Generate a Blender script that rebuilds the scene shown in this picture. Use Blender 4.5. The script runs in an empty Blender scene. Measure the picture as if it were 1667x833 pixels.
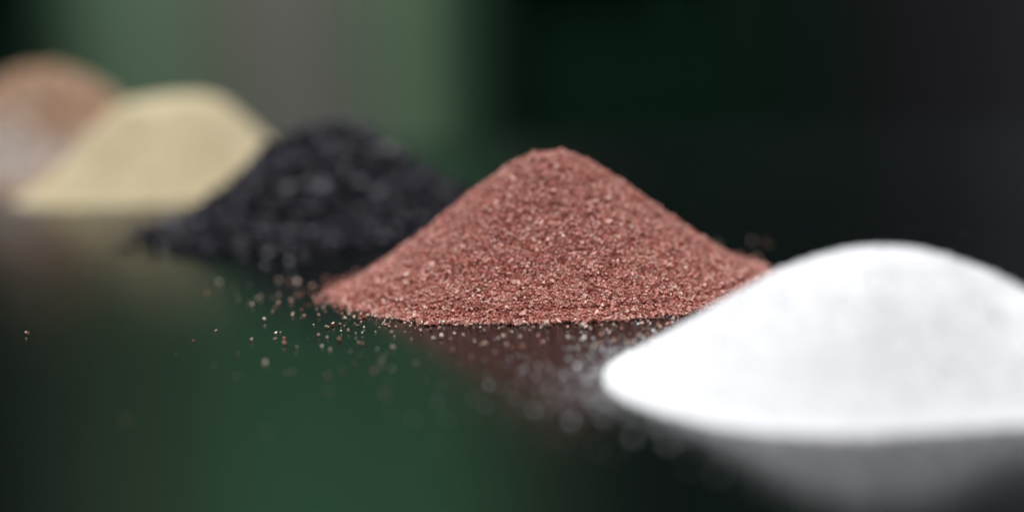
import bpy, math, random
import numpy as np
from mathutils import Matrix, Vector

random.seed(7)
rng = np.random.default_rng(11)
scene = bpy.context.scene
COL = scene.collection

# ------------------------------------------------------------------ camera
CAM_H = 0.048                     # lens height above the tabletop (metres)
FPX = 2600.0                      # focal length in pixels of the 1667 px photograph
PITCH = math.radians(8.7)
ROLL = math.radians(-2.4)
cam_data = bpy.data.cameras.new("camera")
cam_data.sensor_width = 36.0
cam_data.lens = 36.0 * FPX / 1667.0
cam_data.clip_start = 0.005
cam_data.clip_end = 20.0
cam = bpy.data.objects.new("camera", cam_data)
COL.objects.link(cam)
CAM_R = Matrix.Rotation(math.radians(90) - PITCH, 4, 'X') @ Matrix.Rotation(ROLL, 4, 'Z')
CAM_M = Matrix.Translation((0, 0, CAM_H)) @ CAM_R
cam.matrix_world = CAM_M
scene.camera = cam


def ground(px, py, z=0.0):
    """point of the tabletop seen at a position of the photograph"""
    d = CAM_R.to_3x3() @ Vector(((px - 833.5) / FPX, -(py - 416.5) / FPX, -1.0))
    t = (z - CAM_H) / d.z
    return Vector((d.x * t, d.y * t, z))


FOCUS = ground(850, 517).y
cam_data.dof.use_dof = True
cam_data.dof.focus_distance = FOCUS / math.cos(PITCH)
cam_data.dof.aperture_fstop = cam_data.lens / 1000.0 / (0.040 * 0.28)
cam_data.dof.aperture_blades = 0

# ------------------------------------------------------------------ world, lamps, exposure
world = bpy.data.worlds.new("World")
scene.world = world
world.use_nodes = True
bg = world.node_tree.nodes["Background"]
bg.inputs["Color"].default_value = (0.8, 0.9, 1.0, 1)
bg.inputs["Strength"].default_value = 0.012


def area_lamp(name, loc, target, sx, sy, watts, colour):
    l = bpy.data.lights.new(name, 'AREA')
    l.shape = 'RECTANGLE'
    l.size, l.size_y = sx, sy
    l.energy = watts
    l.color = colour
    o = bpy.data.objects.new(name, l)
    COL.objects.link(o)
    o.location = loc
    o.rotation_euler = (Vector(target) - Vector(loc)).to_track_quat('-Z', 'Y').to_euler()
    return o


area_lamp("overhead_softbox", (-0.11, 0.34, 1.30), (0.0, 0.39, 0.0), 1.0, 0.8, 26.0, (0.99, 0.99, 1.0))
area_lamp("added_backdrop_light", (-0.15, 1.0, 1.15), (-0.15, 1.5, 0.45), 0.6, 0.2, 9.0, (1.0, 1.0, 0.96))  # added light with no source in view, brightens the upper backdrop

scene.view_settings.view_transform = 'Standard'
scene.view_settings.look = 'None'
scene.view_settings.exposure = 0.0
scene.view_settings.gamma = 1.0
scene.view_settings.use_curve_mapping = False
scene.cycles.use_denoising = True
scene.cycles.max_bounces = 8


# ------------------------------------------------------------------ helpers
def new_mat(name):
    m = bpy.data.materials.new(name)
    m.use_nodes = True
    nt = m.node_tree
    for n in list(nt.nodes):
        nt.nodes.remove(n)
    out = nt.nodes.new('ShaderNodeOutputMaterial')
    return m, nt, out


def principled(nt, out, rough, spec=0.5, ior=1.5):
    p = nt.nodes.new('ShaderNodeBsdfPrincipled')
    p.inputs['Roughness'].default_value = rough
    p.inputs['Specular IOR Level'].default_value = spec
    p.inputs['IOR'].default_value = ior
    nt.links.new(p.outputs[0], out.inputs[0])
    return p


def plain_mat(name, c1, c2, scale, rough=0.8, bump=0.0, spec=0.3, detail=4.0):
    """two-tone noise colour with a fine relief"""
    m, nt, out = new_mat(name)
    p = principled(nt, out, rough, spec)
    tc = nt.nodes.new('ShaderNodeTexCoord')
    nz = nt.nodes.new('ShaderNodeTexNoise')
    nz.inputs['Scale'].default_value = scale
    nz.inputs['Detail'].default_value = detail
    nt.links.new(tc.outputs['Object'], nz.inputs['Vector'])
    mx = nt.nodes.new('ShaderNodeValToRGB')
    mx.color_ramp.elements[0].position = 0.35
    mx.color_ramp.elements[1].position = 0.65
    mx.color_ramp.elements[0].color = (*c1, 1)
    mx.color_ramp.elements[1].color = (*c2, 1)
    nt.links.new(nz.outputs['Fac'], mx.inputs[0])
    nt.links.new(mx.outputs[0], p.inputs['Base Color'])
    if bump:
        b = nt.nodes.new('ShaderNodeBump')
        b.inputs['Strength'].default_value = 0.6
        b.inputs['Distance'].default_value = bump
        nz2 = nt.nodes.new('ShaderNodeTexNoise')
        nz2.inputs['Scale'].default_value = scale * 4
        nz2.inputs['Detail'].default_value = 6
        nt.links.new(tc.outputs['Object'], nz2.inputs['Vector'])
        nt.links.new(nz2.outputs['Fac'], b.inputs['Height'])
        nt.links.new(b.outputs[0], p.inputs['Normal'])
    return m


def grain_mat(name, rough, spec, transmission=0.0):
    """each grain's own colour from the 'tone' attribute"""
    m, nt, out = new_mat(name)
    p = principled(nt, out, rough, spec, 1.6)
    a = nt.nodes.new('ShaderNodeAttribute')
    a.attribute_name = 'tone'
    nt.links.new(a.outputs['Color'], p.inputs['Base Color'])
    p.inputs['Transmission Weight'].default_value = transmission
    return m


def loose_mat(name, colours, rough, spec):
    """a colour per loose grain, picked by the object's random number"""
    m, nt, out = new_mat(name)
    p = principled(nt, out, rough, spec, 1.6)
    oi = nt.nodes.new('ShaderNodeObjectInfo')
    r = nt.nodes.new('ShaderNodeValToRGB')
    r.color_ramp.interpolation = 'CONSTANT'
    while len(r.color_ramp.elements) < len(colours):
        r.color_ramp.elements.new(0.5)
    for i, c in enumerate(colours):
        r.color_ramp.elements[i].position = i / len(colours)
        r.color_ramp.elements[i].color = (*c, 1)
    nt.links.new(oi.outputs['Random'], r.inputs[0])
    nt.links.new(r.outputs[0], p.inputs['Base Color'])
    return m


def mesh_from(name, verts, quads, mat, tone=None, smooth=False):
    me = bpy.data.meshes.new(name)
    nv, nf = len(verts), len(quads)
    me.vertices.add(nv)
    me.vertices.foreach_set('co', np.ascontiguousarray(verts, dtype=np.float32).ravel())
    me.loops.add(nf * 4)
    me.loops.foreach_set('vertex_index', np.ascontiguousarray(quads, dtype=np.int32).ravel())
    me.polygons.add(nf)
    me.polygons.foreach_set('loop_start', np.arange(0, nf * 4, 4, dtype=np.int32))
    me.polygons.foreach_set('use_smooth', np.full(nf, smooth, dtype=bool))
    if tone is not None:
        at = me.attributes.new('tone', 'FLOAT_COLOR', 'POINT')
        rgba = np.ones((nv, 4), dtype=np.float32)
        rgba[:, :3] = tone
        at.data.foreach_set('color', rgba.ravel())
    me.materials.append(mat)
    me.update(calc_edges=True)
    me.validate()
    return me


def obj(name, me, parent=None, loc=None):
    o = bpy.data.objects.new(name, me)
    COL.objects.link(o)
    if parent is not None:
        o.parent = parent
    if loc is not None:
        o.location = loc
    return o


def tag(o, label, cat=None, group=None, kind=None):
    o['label'] = label
    if cat:
        o['category'] = cat
    if group:
        o['group'] = group
    if kind:
        o['kind'] = kind
    return o


CUBE_V = np.array([[-1, -1, -1], [1, -1, -1], [1, 1, -1], [-1, 1, -1],
                   [-1, -1, 1], [1, -1, 1], [1, 1, 1], [-1, 1, 1]], dtype=float)
CUBE_F = np.array([[0, 3, 2, 1], [4, 5, 6, 7], [0, 1, 5, 4], [1, 2, 6, 5], [2, 3, 7, 6], [3, 0, 4, 7]])


def rand_rot(n):
    q = rng.normal(size=(n, 4))
    q /= np.linalg.norm(q, axis=1)[:, None]
    w, x, y, z = q.T
    return np.stack([np.stack([1 - 2 * (y * y + z * z), 2 * (x * y - z * w), 2 * (x * z + y * w)], 1),
                     np.stack([2 * (x * y + z * w), 1 - 2 * (x * x + z * z), 2 * (y * z - x * w)], 1),
                     np.stack([2 * (x * z - y * w), 2 * (y * z + x * w), 1 - 2 * (x * x + y * y)], 1)], 1)


def crystals(centres, sizes, jitter=0.32, squash=0.3):
    """angular broken grains: knocked-about blocks, one per centre"""
    n = len(centres)
    v = CUBE_V[None] * (1 + rng.uniform(-jitter, jitter, (n, 8, 3)))
    # pull random corners in so that the block reads as a chipped crystal
    v *= rng.uniform(0.62, 1.12, (n, 8, 1))
    v *= (1 + rng.uniform(-squash, squash, (n, 1, 3)))
    v = np.einsum('nij,nkj->nki', rand_rot(n), v)
    v = v * (sizes[:, None, None] * 0.36) + centres[:, None, :]
    f = (CUBE_F[None] + 8 * np.arange(n)[:, None, None]).reshape(-1, 4)
    return v.reshape(-1, 3), f


class Mound:
    """a poured heap: profile by radius, uneven outline, dents and lumps"""

    def __init__(self, centre, R, H, prof, sx=(1, 1), front=1.0, wob=0.03, bumps=(), lump=0.0, lump_k=220, seed=1):
        self.c, self.R, self.H = centre, R, H
        r = np.random.default_rng(seed)
        pr = np.array(prof, float)
        xs = np.linspace(0, 1.25, 400)
        ys = np.interp(xs, pr[:, 0], pr[:, 1])
        k = np.hanning(25); k /= k.sum()
        full = np.concatenate([ys[1:][::-1], ys])
        full = np.convolve(np.pad(full, 12, mode='edge'), k, mode='valid')
        self.xs, self.ys = xs, full[len(xs) - 1:]
        self.sx, self.front = sx, front
        self.ph = r.uniform(0, 6.28, 8)
        self.am = wob * r.uniform(0.4, 1, 8) / np.array([1.2, 1, 1.3, 1.8, 2.5, 3, 4, 4.5])
        self.bumps = bumps
        self.lump = lump
        self.kv = r.normal(size=(24, 2)) * lump_k
        self.kp = r.uniform(0, 6.28, 24)

    def rad(self, th):
        s = np.ones_like(th)
        for k in range(8):
            s = s + self.am[k] * np.cos((k + 2) * th + self.ph[k])
        c = np.cos(th)
        s = s * np.where(c > 0, 1 + (self.sx[1] - 1) * c * c, 1 + (self.sx[0] - 1) * c * c)
        sn = np.sin(th)
        s = s * np.where(sn < 0, 1 + (self.front - 1) * sn * sn, 1.0)
        return s * self.R

    def h(self, x, y):
        r = np.hypot(x, y)
        u = r / self.rad(np.arctan2(y, x))
        z = np.interp(u, self.xs, self.ys) * self.H
        env = np.clip((1.02 - u) * 4, 0, 1)
        for bx, by, s, a in self.bumps:
            z = z + a * self.H * np.exp(-((x / self.R - bx) ** 2 + (y / self.R - by) ** 2) / (2 * s * s)) * env
        if self.lump:
            n = np.zeros_like(z)
            for k in range(24):
                n += np.sin(self.kv[k, 0] * x + self.kv[k, 1] * y + self.kp[k])
            z = z + n / 5.0 * self.lump * env * np.clip(u / 0.2, 0.15, 1)
        return z

    def normal(self, x, y, e=4e-4):
        dx = (self.h(x + e, y) - self.h(x - e, y)) / (2 * e)
        dy = (self.h(x, y + e) - self.h(x, y - e)) / (2 * e)
        n = np.stack([-dx, -dy, np.ones_like(dx)], 1)
        return n / np.linalg.norm(n, axis=1)[:, None]

    def core(self, name, mat, parent, sink=0.0, nr=90, na=220):
        th = np.linspace(0, 2 * math.pi, na, endpoint=False)
        us = np.linspace(0.0, 1.03, nr) ** 0.9
        us[0] = 1e-3
        T, U = np.meshgrid(th, us, indexing='ij')
        rr = self.rad(T.ravel()) * U.ravel()
        x, y = rr * np.cos(T.ravel()), rr * np.sin(T.ravel())
        z = np.maximum(self.h(x, y) - sink, 0.0)
        z = np.where(U.ravel() >= us[-1] - 1e-6, 0.0, z)
        v = np.stack([x, y, z + 2e-5], 1)
        i = np.arange(na)[:, None]; j = np.arange(nr - 1)[None]
        i2 = (i + 1) % na
        q = np.stack([i * nr + j, i * nr + j + 1, i2 * nr + j + 1, i2 * nr + j], -1).reshape(-1, 4)
        return obj(name, mesh_from(name, v, q, mat, smooth=True), parent)

    def surface_points(self, n, spill=0.02, gap=0.0):
        th = rng.uniform(0, 2 * math.pi, n)
        u = np.sqrt(rng.uniform(0, 1, n))
        u = u * (1 + rng.exponential(spill, n) * (u > 0.93))
        rr = self.rad(th) * u
        x, y = rr * np.cos(th), rr * np.sin(th)
        return x, y, np.maximum(self.h(x, y), 0), u

    def grains(self, name, mat, parent, n, size, spread, tones, spill=0.02, depth=0.35, label=None, jitter=0.32):
        x, y, z, u = self.surface_points(n, spill)
        nn = self.normal(x, y)
        s = size * np.exp(rng.normal(0, spread, n))
        off = rng.uniform(-depth, 0.28, n) * s
        c = np.stack([x, y, z], 1) + nn * off[:, None]
        c[:, 2] = np.maximum(c[:, 2], s * 0.3)
        v, f = crystals(c, s, jitter)
        t = np.repeat(tones(x, y, u, n), 8, axis=0)
        o = obj(name, mesh_from(name, v, f, mat, tone=t), parent)
        o['kind'] = 'stuff'
        return o


def pick_tones(palette, weights, vary=0.12):
    pal = np.array(palette, float); w = np.array(weights, float); w /= w.sum()

    def fn(x, y, u, n):
        t = pal[rng.choice(len(pal), n, p=w)]
        return np.clip(t * (1 + rng.normal(0, vary, (n, 1))), 0.004, 0.92)
    return fn


def pile(name, label, cat, centre):
    e = bpy.data.objects.new(name, None)
    e.empty_display_size = 0.01
    COL.objects.link(e)
    e.location = centre
    tag(e, label, cat, 'heaps of powder and grit poured in a row')
    return e


def box(name, x0, x1, y0, y1, z0, z1, mat, bevel=0.0):
    import bmesh
    bm = bmesh.new()
    bmesh.ops.create_cube(bm, size=1.0)
    for v in bm.verts:
        v.co = Vector((v.co.x * (x1 - x0), v.co.y * (y1 - y0), (v.co.z + 0.5) * (z1 - z0)))
    if bevel:
        bmesh.ops.bevel(bm, geom=list(bm.edges), offset=bevel, segments=3, affect='EDGES', profile=0.5)
    me = bpy.data.meshes.new(name)
    bm.to_mesh(me); bm.free()
    me.materials.append(mat)
    o = bpy.data.objects.new(name, me)
    COL.objects.link(o)
    o.location = ((x0 + x1) / 2, (y0 + y1) / 2, z0)
    return o


# ------------------------------------------------------------------ setting: tabletop and backdrop
def table_mat():
    m, nt, out = new_mat('polished_black_sheet')
    tc = nt.nodes.new('ShaderNodeTexCoord')
    nz = nt.nodes.new('ShaderNodeTexNoise')
    nz.inputs['Scale'].default_value = 14
    nz.inputs['Detail'].default_value = 5
    nt.links.new(tc.outputs['Object'], nz.inputs['Vector'])
    mr = nt.nodes.new('ShaderNodeMapRange')
    mr.inputs['To Min'].default_value = 0.13
    mr.inputs['To Max'].default_value = 0.25
    nt.links.new(nz.outputs['Fac'], mr.inputs['Value'])
    d = nt.nodes.new('ShaderNodeBsdfDiffuse')
    d.inputs['Color'].default_value = (0.0025, 0.0035, 0.0035, 1)
    g = nt.nodes.new('ShaderNodeBsdfAnisotropic')
    g.distribution = 'BECKMANN'
    g.inputs['Color'].default_value = (0.17, 0.17, 0.172, 1)
    nt.links.new(mr.outputs[0], g.inputs['Roughness'])
    lw = nt.nodes.new('ShaderNodeLayerWeight')        # mirror strength rises towards grazing view, as lacquer does
    fr = nt.nodes.new('ShaderNodeValToRGB')
    el = fr.color_ramp.elements
    for pos, v in ((0.0, 0.04), (0.60, 0.15), (0.72, 0.20), (0.86, 0.23), (0.90, 0.40), (0.94, 0.58)):
        e = el[0] if pos == 0.0 else el.new(pos)
        e.color = (v, v, v, 1)
    el[-1].position = 1.0
    el[-1].color = (0.9, 0.9, 0.9, 1)
    nt.links.new(lw.outputs['Facing'], fr.inputs[0])
    nt.links.new(fr.outputs[0], g.inputs['Color'])
    a = nt.nodes.new('ShaderNodeAddShader')
    nt.links.new(d.outputs[0], a.inputs[0])
    nt.links.new(g.outputs[0], a.inputs[1])
    nt.links.new(a.outputs[0], out.inputs[0])
    return m


t = box('tabletop', -0.75, 0.85, -0.10, 0.63, -0.018, 0.0, table_mat(), 0.002)
tag(t, 'polished black tabletop carrying the row of heaps', 'table', kind='structure')

WY = 1.5
w = box('backdrop_wall', -1.6, 1.8, WY, WY + 0.05, -0.6, 1.6,
        plain_mat('dark_green_paint', (0.0035, 0.015, 0.0085), (0.0045, 0.019, 0.0105), 3, 1.0, 0.0, 0.05))
tag(w, 'very dark green wall far behind the heaps', 'wall', kind='structure')


def plank_screen(name, label, x0, x1, z0, z1, y, n, stops):
    """a screen of upright planks, tones graded across it to imitate soft blur"""
    e = bpy.data.objects.new(name, None)
    COL.objects.link(e)
    e.location = ((x0 + x1) / 2, y, z0)
    tag(e, label, 'screen')
    wd = (x1 - x0) / n
    st = np.array(stops, float)
    for q in range(n):
        xc = x0 + (q + 0.5) * wd
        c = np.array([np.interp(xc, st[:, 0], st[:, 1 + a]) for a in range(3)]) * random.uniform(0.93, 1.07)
        m = plain_mat('plank_blend_tone', tuple(c * 0.94), tuple(c * 1.06), 9, 0.95, 0.0, 0.05)
        o = box('plank', xc - wd * 0.485, xc + wd * 0.485, y - 0.012, y + 0.012, z0, z1 + random.uniform(-0.004, 0.004), m, 0.002)
        o.location = Vector(o.location) - Vector(e.location)
        o.parent = e


plank_screen('low_plank_screen', 'out of focus grey and green screen of upright planks graded to blend, behind the yellow and black heaps',
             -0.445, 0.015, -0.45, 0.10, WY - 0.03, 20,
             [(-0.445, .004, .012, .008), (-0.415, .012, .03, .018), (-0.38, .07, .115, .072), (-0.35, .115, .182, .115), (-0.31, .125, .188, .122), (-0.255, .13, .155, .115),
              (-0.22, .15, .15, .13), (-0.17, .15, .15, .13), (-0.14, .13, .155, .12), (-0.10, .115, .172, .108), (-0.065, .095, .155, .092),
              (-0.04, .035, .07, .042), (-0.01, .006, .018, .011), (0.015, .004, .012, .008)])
plank_screen('added_green_planks', 'unseen green planked screen added above the low one for the tabletop to mirror',  # out of view, added to give the tabletop its green reflection
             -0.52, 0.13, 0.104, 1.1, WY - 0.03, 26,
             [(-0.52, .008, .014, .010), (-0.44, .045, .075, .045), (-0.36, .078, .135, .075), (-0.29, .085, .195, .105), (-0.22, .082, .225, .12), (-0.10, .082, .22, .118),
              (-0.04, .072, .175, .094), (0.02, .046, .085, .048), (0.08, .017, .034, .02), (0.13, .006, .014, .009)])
plank_screen('charcoal_plank_screen', 'charcoal planked screen, near-black on its left, behind the white heap',
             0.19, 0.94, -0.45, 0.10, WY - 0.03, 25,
             [(0.19, .004, .015, .009), (0.30, .007, .013, .010), (0.38, .018, .017, .020), (0.55, .036, .036, .042), (0.94, .05, .05, .056)])  # the fade to near-black is in the plank colours
plank_screen('added_grey_planks', 'unseen grey planked screen added above the charcoal one to lighten the tabletop reflection',  # out of view, added to lighten the reflection on the right of the table
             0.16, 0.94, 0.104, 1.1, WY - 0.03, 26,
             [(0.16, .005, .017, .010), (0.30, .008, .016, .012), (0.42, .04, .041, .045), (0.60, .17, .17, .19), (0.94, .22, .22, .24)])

# ------------------------------------------------------------------ heaps
# red garnet
RC = ground(903, 459)
SC = RC.y / FPX                     # metres per photograph pixel there
red = Mound(RC, 350 * SC, 213 * SC,
            [(0, 1), (.06, .997), (.12, .975), (.2, .905), (.4, .68), (.6, .425), (.8, .20), (.9, .105), (.97, .03), (1.0, 0.0), (1.25, 0)],
            sx=(0.985, 0.965), wob=0.025, lump=0.00024, lump_k=1300, seed=3)
p = pile('red_sand_pile', 'sharp heap of pinkish red garnet sand between the black and white heaps', 'sand pile', RC)
red.core('mound', plain_mat('red_sand_bed', (0.30, 0.085, 0.065), (0.42, 0.135, 0.105), 900, 0.8, 0.0003), p, sink=0.00025)
red_tone = pick_tones([(0.54, 0.22, 0.178), (0.61, 0.32, 0.262), (0.46, 0.16, 0.126), (0.33, 0.09, 0.066), (0.76, 0.53, 0.43)],
                      [42, 32, 19, 9, 3])
red.grains('grains', grain_mat('garnet_grains', 0.42, 0.35), p, 68000, 0.00052, 0.25, red_tone, spill=0.028)

# white powder
WC = ground(1436, 608)
SW = WC.y / FPX
white = Mound(WC, 425 * SW, 210 * SW,
              [(0, 1), (.12, .99), (.24, .925), (.4, .78), (.6, .53), (.8, .265), (.9, .145), (.96, .07), (1.0, .025), (1.05, 0.0), (1.25, 0)],
              sx=(1.09, 1.06), front=0.86, wob=0.03, bumps=[(0.36, -0.22, 0.09, -0.075), (0.40, -0.42, 0.08, -0.07), (0.66, -0.36, 0.15, 0.06), (-0.35, -0.45, 0.16, 0.025)],
              lump=0.00007, lump_k=330, seed=8)
p = pile('white_powder_pile', 'smooth bright white powder heap, largest of the row, beside the red heap', 'powder pile', WC)
white.core('mound', plain_mat('white_powder', (0.865, 0.87, 0.89), (0.89, 0.895, 0.91), 700, 0.95, 0.00008, 0.1), p, nr=120, na=300)
white.grains('grains', grain_mat('white_powder_grains', 0.8, 0.2), p, 34000, 0.00021, 0.4,
             pick_tones([(0.86, 0.863, 0.885), (0.82, 0.825, 0.85)], [3, 1], 0.03), spill=0.11, depth=0.6)

# black grit
BC = ground(540, 365)
SB = BC.y / FPX
black = Mound(BC, 278 * SB, 163 * SB,
              [(0, 1), (.1, .98), (.2, .905), (.4, .68), (.6, .44), (.8, .21), (.9, .11), (1.0, 0.0), (1.25, 0)],
              sx=(0.97, 0.97), front=0.93, wob=0.05, lump=0.0006, lump_k=260, seed=5)
p = pile('black_grit_pile', 'lumpy heap of coarse black grit between the red and yellow heaps', 'grit pile', BC)
black.core('mound', plain_mat('black_grit_bed', (0.014, 0.013, 0.017), (0.03, 0.028, 0.036), 400, 0.7, 0.0006), p, sink=0.0006)
black.grains('grains', grain_mat('black_grit_grains', 0.5, 0.25), p, 14000, 0.0013, 0.40,
             pick_tones([(0.014, 0.012, 0.021), (0.028, 0.025, 0.042), (0.007, 0.006, 0.010), (0.08, 0.076, 0.105)], [40, 28, 22, 6]),
             spill=0.07)

# yellow sand
YC = ground(287, 309)
SY = YC.y / FPX
yellow = Mound(YC, 232 * SY, 151 * SY,
               [(0, 1), (.15, .998), (.30, .97), (.40, .865), (.5, .715), (.7, .39), (.85, .18), (.95, .06), (1.0, 0.0), (1.25, 0)],
               sx=(1.0, 0.98), front=0.94, wob=0.04, bumps=[(0.0, -0.36, 0.17, -0.12)], lump=0.0003, lump_k=150, seed=9)
p = pile('yellow_sand_pile', 'pale yellow sand heap with a blunt top behind the black heap', 'sand pile', YC)
yellow.core('mound', plain_mat('yellow_sand_bed', (0.66, 0.57, 0.36), (0.74, 0.65, 0.43), 300, 0.9, 0.0003), p, sink=0.0003)
yellow.grains('grains', grain_mat('yellow_sand_grains', 0.6, 0.35), p, 36000, 0.0007, 0.22,
              pick_tones([(0.84, 0.745, 0.53), (0.87, 0.79, 0.60), (0.76, 0.65, 0.43)], [5, 3, 2], 0.06), spill=0.03)

# brown mixed heap
NC = ground(82, 285)
SN = NC.y / FPX
brown = Mound(NC, 240 * SN, 172 * SN,
              [(0, 1), (.12, .99), (.25, .93), (.4, .78), (.6, .50), (.8, .22), (.9, .10), (1.0, 0.0), (1.25, 0)],
              sx=(1.0, 1.0), wob=0.05, lump=0.0006, lump_k=130, seed=12)


def brown_tones(x, y, u, n):
    base = pick_tones([(0.54, 0.335, 0.205), (0.60, 0.44, 0.32), (0.45, 0.245, 0.13)], [4, 3, 3])(x, y, u, n)
    pale = pick_tones([(0.66, 0.61, 0.55), (0.60, 0.59, 0.64), (0.66, 0.58, 0.46)], [3, 3, 2])(x, y, u, n)
    # a slide of pale chippings down the front-left flank
    m = np.exp(-(((x / brown.R + 0.12) / 0.45) ** 2 + ((y / brown.R + 0.80) / 0.32) ** 2))
    mott = 0.25 * np.sin(330 * x + 1.0) * np.sin(290 * y + 120 * x) + 0.2 * np.sin(700 * x - 500 * y)
    return np.where((rng.uniform(0, 1, n) < mott * 0.7 + m)[:, None], pale, base)


p = pile('brown_chip_pile', 'pinkish brown heap with a pale slide down its flank, behind the yellow heap', 'grit pile', NC)
brown.core('mound', plain_mat('brown_chip_bed', (0.26, 0.13, 0.09), (0.36, 0.21, 0.15), 200, 0.9, 0.0005), p, sink=0.0005)
brown.grains('grains', grain_mat('brown_chip_grains', 0.6, 0.35), p, 16000, 0.0012, 0.25, brown_tones, spill=0.05)

HEAPS = [red, white, black, yellow, brown]


def heap_height(pt):
    z = 0.0
    for m in HEAPS:
        x, y = np.array([pt.x - m.c.x]), np.array([pt.y - m.c.y])
        if np.hypot(x, y)[0] < m.rad(np.arctan2(y, x))[0] * 1.0:
            z = max(z, float(m.h(x, y)[0]))
    return z


# ------------------------------------------------------------------ loose grains on the tabletop
def grain_meshes(name, mat, n, size):
    out = []
    for _ in range(n):
        v, f = crystals(np.zeros((1, 3)), np.array([size]), 0.3, 0.25)
        v[:, 2] -= v[:, 2].min()
        out.append(mesh_from(name, v, f, mat))
    return out


def scatter_individuals(name, meshes, spots, label, cat, group):
    for k, (x, y, s) in enumerate(spots):
        g = ground(x, y)
        if heap_height(g) > 0.0004:
            continue
        o = bpy.data.objects.new(name, meshes[k % len(meshes)])
        COL.objects.link(o)
        o.location = (g.x, g.y, 0.00003)
        o.rotation_euler = (0, 0, random.uniform(0, 6.28))
        o.scale = (s, s, s * random.uniform(0.85, 1.1))
        tag(o, label, cat, group)


Z4 = [(225, 120), (300, 130), (345, 125), (365, 135), (450, 160), (540, 105), (75, 235), (105, 225), (45, 285), (222, 275),
      (308, 253), (380, 222), (463, 245), (320, 345), (395, 355), (495, 355), (130, 388), (203, 478), (262, 510), (265, 548),
      (130, 675), (318, 735), (742, 672), (915, 675), (868, 735), (560, 765), (1157, 675), (552, 437), (590, 420), (640, 415),
      (698, 463), (637, 522), (793, 547), (625, 330), (675, 378), (738, 375), (770, 375), (830, 357), (760, 325), (885, 370),
      (963, 378), (1017, 372), (1080, 403), (1115, 430), (1195, 460), (1195, 410), (480, 262), (600, 300), (655, 340), (700, 350)]
Z5 = [(25, 218), (65, 155), (78, 210), (168, 185), (228, 195), (370, 170), (155, 300), (350, 265), (375, 255), (465, 225),
      (497, 212), (468, 150), (540, 168), (520, 265), (555, 280), (615, 212), (625, 285), (735, 215), (765, 255), (935, 145),
      (935, 210), (1045, 225), (1000, 280), (1060, 145), (1090, 160), (1160, 200), (1150, 260), (1115, 265), (1245, 130),
      (1340, 95), (1245, 240), (1480, 105), (1545, 130), (1560, 150), (1475, 190), (1415, 195), (1530, 180), (1605, 130),
      (1640, 120), (280, 345), (1370, 250), (1650, 95), (100, 115), (240, 122), (590, 130), (790, 130), (1030, 140), (1200, 160),
      (1300, 150), (1330, 240), (1450, 160), (1500, 215)]
spots = [(400 + a / 4.167, 430 + c / 4.167, random.uniform(0.75, 1.2)) for a, c in Z4]
spots += [(700 + a / 4.165, 500 + c / 4.165, random.uniform(0.75, 1.2)) for a, c in Z5]
spots += [(352, 540, 0.9), (45, 545, 1.1), (388, 577, 0.7), (432, 595, 1.0), (357, 462, 1.0), (337, 480, 0.7), (535, 613, 0.9),
          (536, 638, 0.9), (672, 684, 0.8), (712, 725, 0.7), (205, 685, 0.8), (620, 600, 0.7), (690, 620, 0.5), (610, 603, 0.6)]
for _ in range(70):                                       # the thin fringe along the foot of the red heap
    x = random.uniform(600, 1130)
    y0 = 523 - 0.00062 * (x - 860) ** 2 - (0.03 * (x - 900) if x > 900 else 0)
    spots.append((x, y0 + random.expovariate(1 / 9.0), random.uniform(0.45, 0.9)))
for _ in range(75):                                       # thinner scatter left of and before the heap
    x = 640 - abs(random.gauss(0, 110))
    spots.append((x, 470 + 0.16 * (x - 440) + random.expovariate(1 / 38.0), random.uniform(0.4, 0.85)))
for _ in range(14):
    spots.append((random.uniform(1120, 1260), random.uniform(392, 425), random.uniform(0.6, 1.0)))
for _ in range(58):
    x = random.gauss(610, 120)
    spots.append((x, 488 + 0.10 * (x - 500) + random.expovariate(1 / 30.0), random.uniform(0.3, 0.55)))
spots = [(x, y, sc * (0.72 if y > 575 else 1.0)) for x, y, sc in spots]
red_loose = loose_mat('loose_garnet', [(0.86, 0.66, 0.52), (0.78, 0.50, 0.38), (0.60, 0.26, 0.18), (0.88, 0.72, 0.58), (0.72, 0.40, 0.30)], 0.25, 0.8)
red_meshes = grain_meshes('loose_sand_grain', red_loose, 8, 0.00058)
zones = {'left': [], 'front': [], 'gap': [], 'behind': [], 'lone': []}
for q in spots:
    z = ('lone' if q[0] < 100 else 'behind' if q[0] > 1100 and q[1] < 430 else 'gap' if q[0] > 930 else 'front' if q[0] > 600 else 'left')
    zones[z].append(q)
for z, label, group in (
        ('left', 'tiny pinkish sand grain strewn off the red heap towards the black heap', 'grains strewn between the red and black heaps'),
        ('front', 'tiny pinkish sand grain lying loose just before the foot of the red heap', 'grains before the foot of the red heap'),
        ('gap', 'tiny pinkish sand grain caught in the gap between the red and white heaps', 'grains between the red and white heaps'),
        ('behind', 'tiny pinkish sand grain lying loose behind the tail of the red heap', 'grains behind the red heap'),
        ('lone', 'single bright sand grain lying alone on bare dark tabletop beyond the scatter', 'lone grain')):
    scatter_individuals('loose_sand_grain', red_meshes, zones[z], label, 'sand grain', group)

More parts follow.
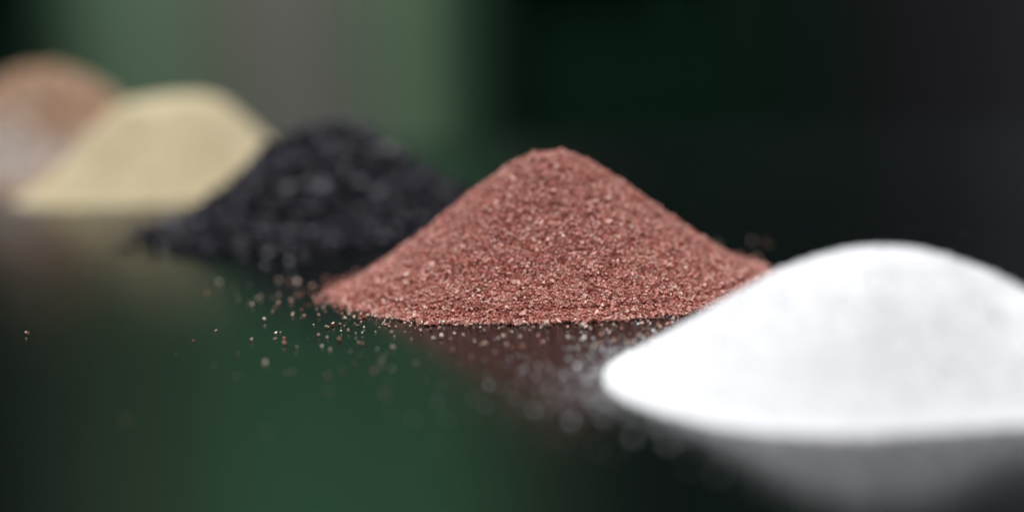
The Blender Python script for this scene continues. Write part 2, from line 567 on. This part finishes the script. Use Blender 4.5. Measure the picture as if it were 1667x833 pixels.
black_loose = loose_mat('loose_black_grit', [(0.03, 0.028, 0.036), (0.06, 0.057, 0.07), (0.10, 0.10, 0.12)], 0.4, 0.6)
spots = [(272, 383, 1.7), (215, 392, 1.0), (242, 372, 1.1), (300, 398, 1.0), (438, 420, 1.3), (432, 440, 0.8), (330, 408, 1.0),
         (190, 402, 0.8), (262, 404, 0.9), (355, 415, 1.2), (395, 424, 1.0), (228, 381, 0.9), (285, 372, 1.2), (252, 388, 0.9),
         (470, 432, 1.1), (500, 430, 1.0), (176, 378, 0.7), (312, 385, 1.1), (375, 410, 1.0)]
scatter_individuals('loose_grit_chip', grain_meshes('loose_grit_chip', black_loose, 6, 0.0018), spots,
                    'dark grit chip lying loose on the tabletop at the foot of the black heap', 'grit chip',
                    'loose chips around the black heap')

white_loose = loose_mat('loose_white_powder', [(0.8, 0.8, 0.82), (0.7, 0.7, 0.72)], 0.8, 0.3)
spots = [(940, 601, 1.3), (918, 615, 1.1), (966, 610, 1.2), (986, 588, 1.0), (890, 633, 1.0), (875, 595, 0.7), (854, 603, 0.8),
         (796, 630, 0.8), (875, 634, 0.9), (952, 625, 1.0), (905, 655, 0.8), (930, 640, 0.9), (1000, 645, 1.2), (985, 660, 1.0),
         (960, 652, 1.1), (1010, 668, 1.0), (838, 650, 0.6), (888, 670, 0.7), (1035, 680, 1.0), (940, 675, 0.7), (1640, 462, 0.6)]
scatter_individuals('loose_powder_clump', grain_meshes('loose_powder_clump', white_loose, 6, 0.00055), spots,
                    'small white powder clump lying loose at the tapering foot of the white heap', 'powder clump',
                    'loose clumps around the white heap')

# a thin dusting of powder too fine to count beside the white heap
n = 190
px = 985 - rng.exponential(75, n) + rng.normal(0, 25, n)
py = 625 + rng.normal(0, 34, n) + (985 - px) * 0.05
cs = np.array([ground(a, c) for a, c in zip(px, py)])
keep = np.array([heap_height(Vector(q)) < 0.0002 for q in cs])
cs = cs[keep]
sz = 0.00016 * np.exp(rng.normal(0, 0.35, len(cs)))
cs[:, 2] = sz * 0.3
org = cs.mean(axis=0) * np.array([1, 1, 0])
v, f = crystals(cs - org, sz)
o = obj('powder_dusting', mesh_from('powder_dusting', v, f, white_loose), None, Vector(org))
tag(o, 'fine white powder dusted over the tabletop beside the white heap', 'powder', kind='stuff')
# dust settled on the lacquer, too fine to count
n = 700
cs = np.stack([rng.uniform(-0.20, 0.20, n), rng.uniform(0.13, 0.5, n), np.zeros(n)], 1)
cs = cs[[heap_height(Vector(q)) < 0.0002 for q in cs]]
sz = 0.00010 * np.exp(rng.normal(0, 0.4, len(cs)))
cs[:, 2] = sz * 0.3
org = np.array([0, 0.3, 0])
v, f = crystals(cs - org, sz)
o = obj('table_dust', mesh_from('table_dust', v, f, white_loose), None, Vector(org))
tag(o, 'fine pale dust specks settled on the black tabletop', 'dust', kind='stuff')
print('red centre', RC, 'R', red.R, 'H', red.H, 'focus', FOCUS)
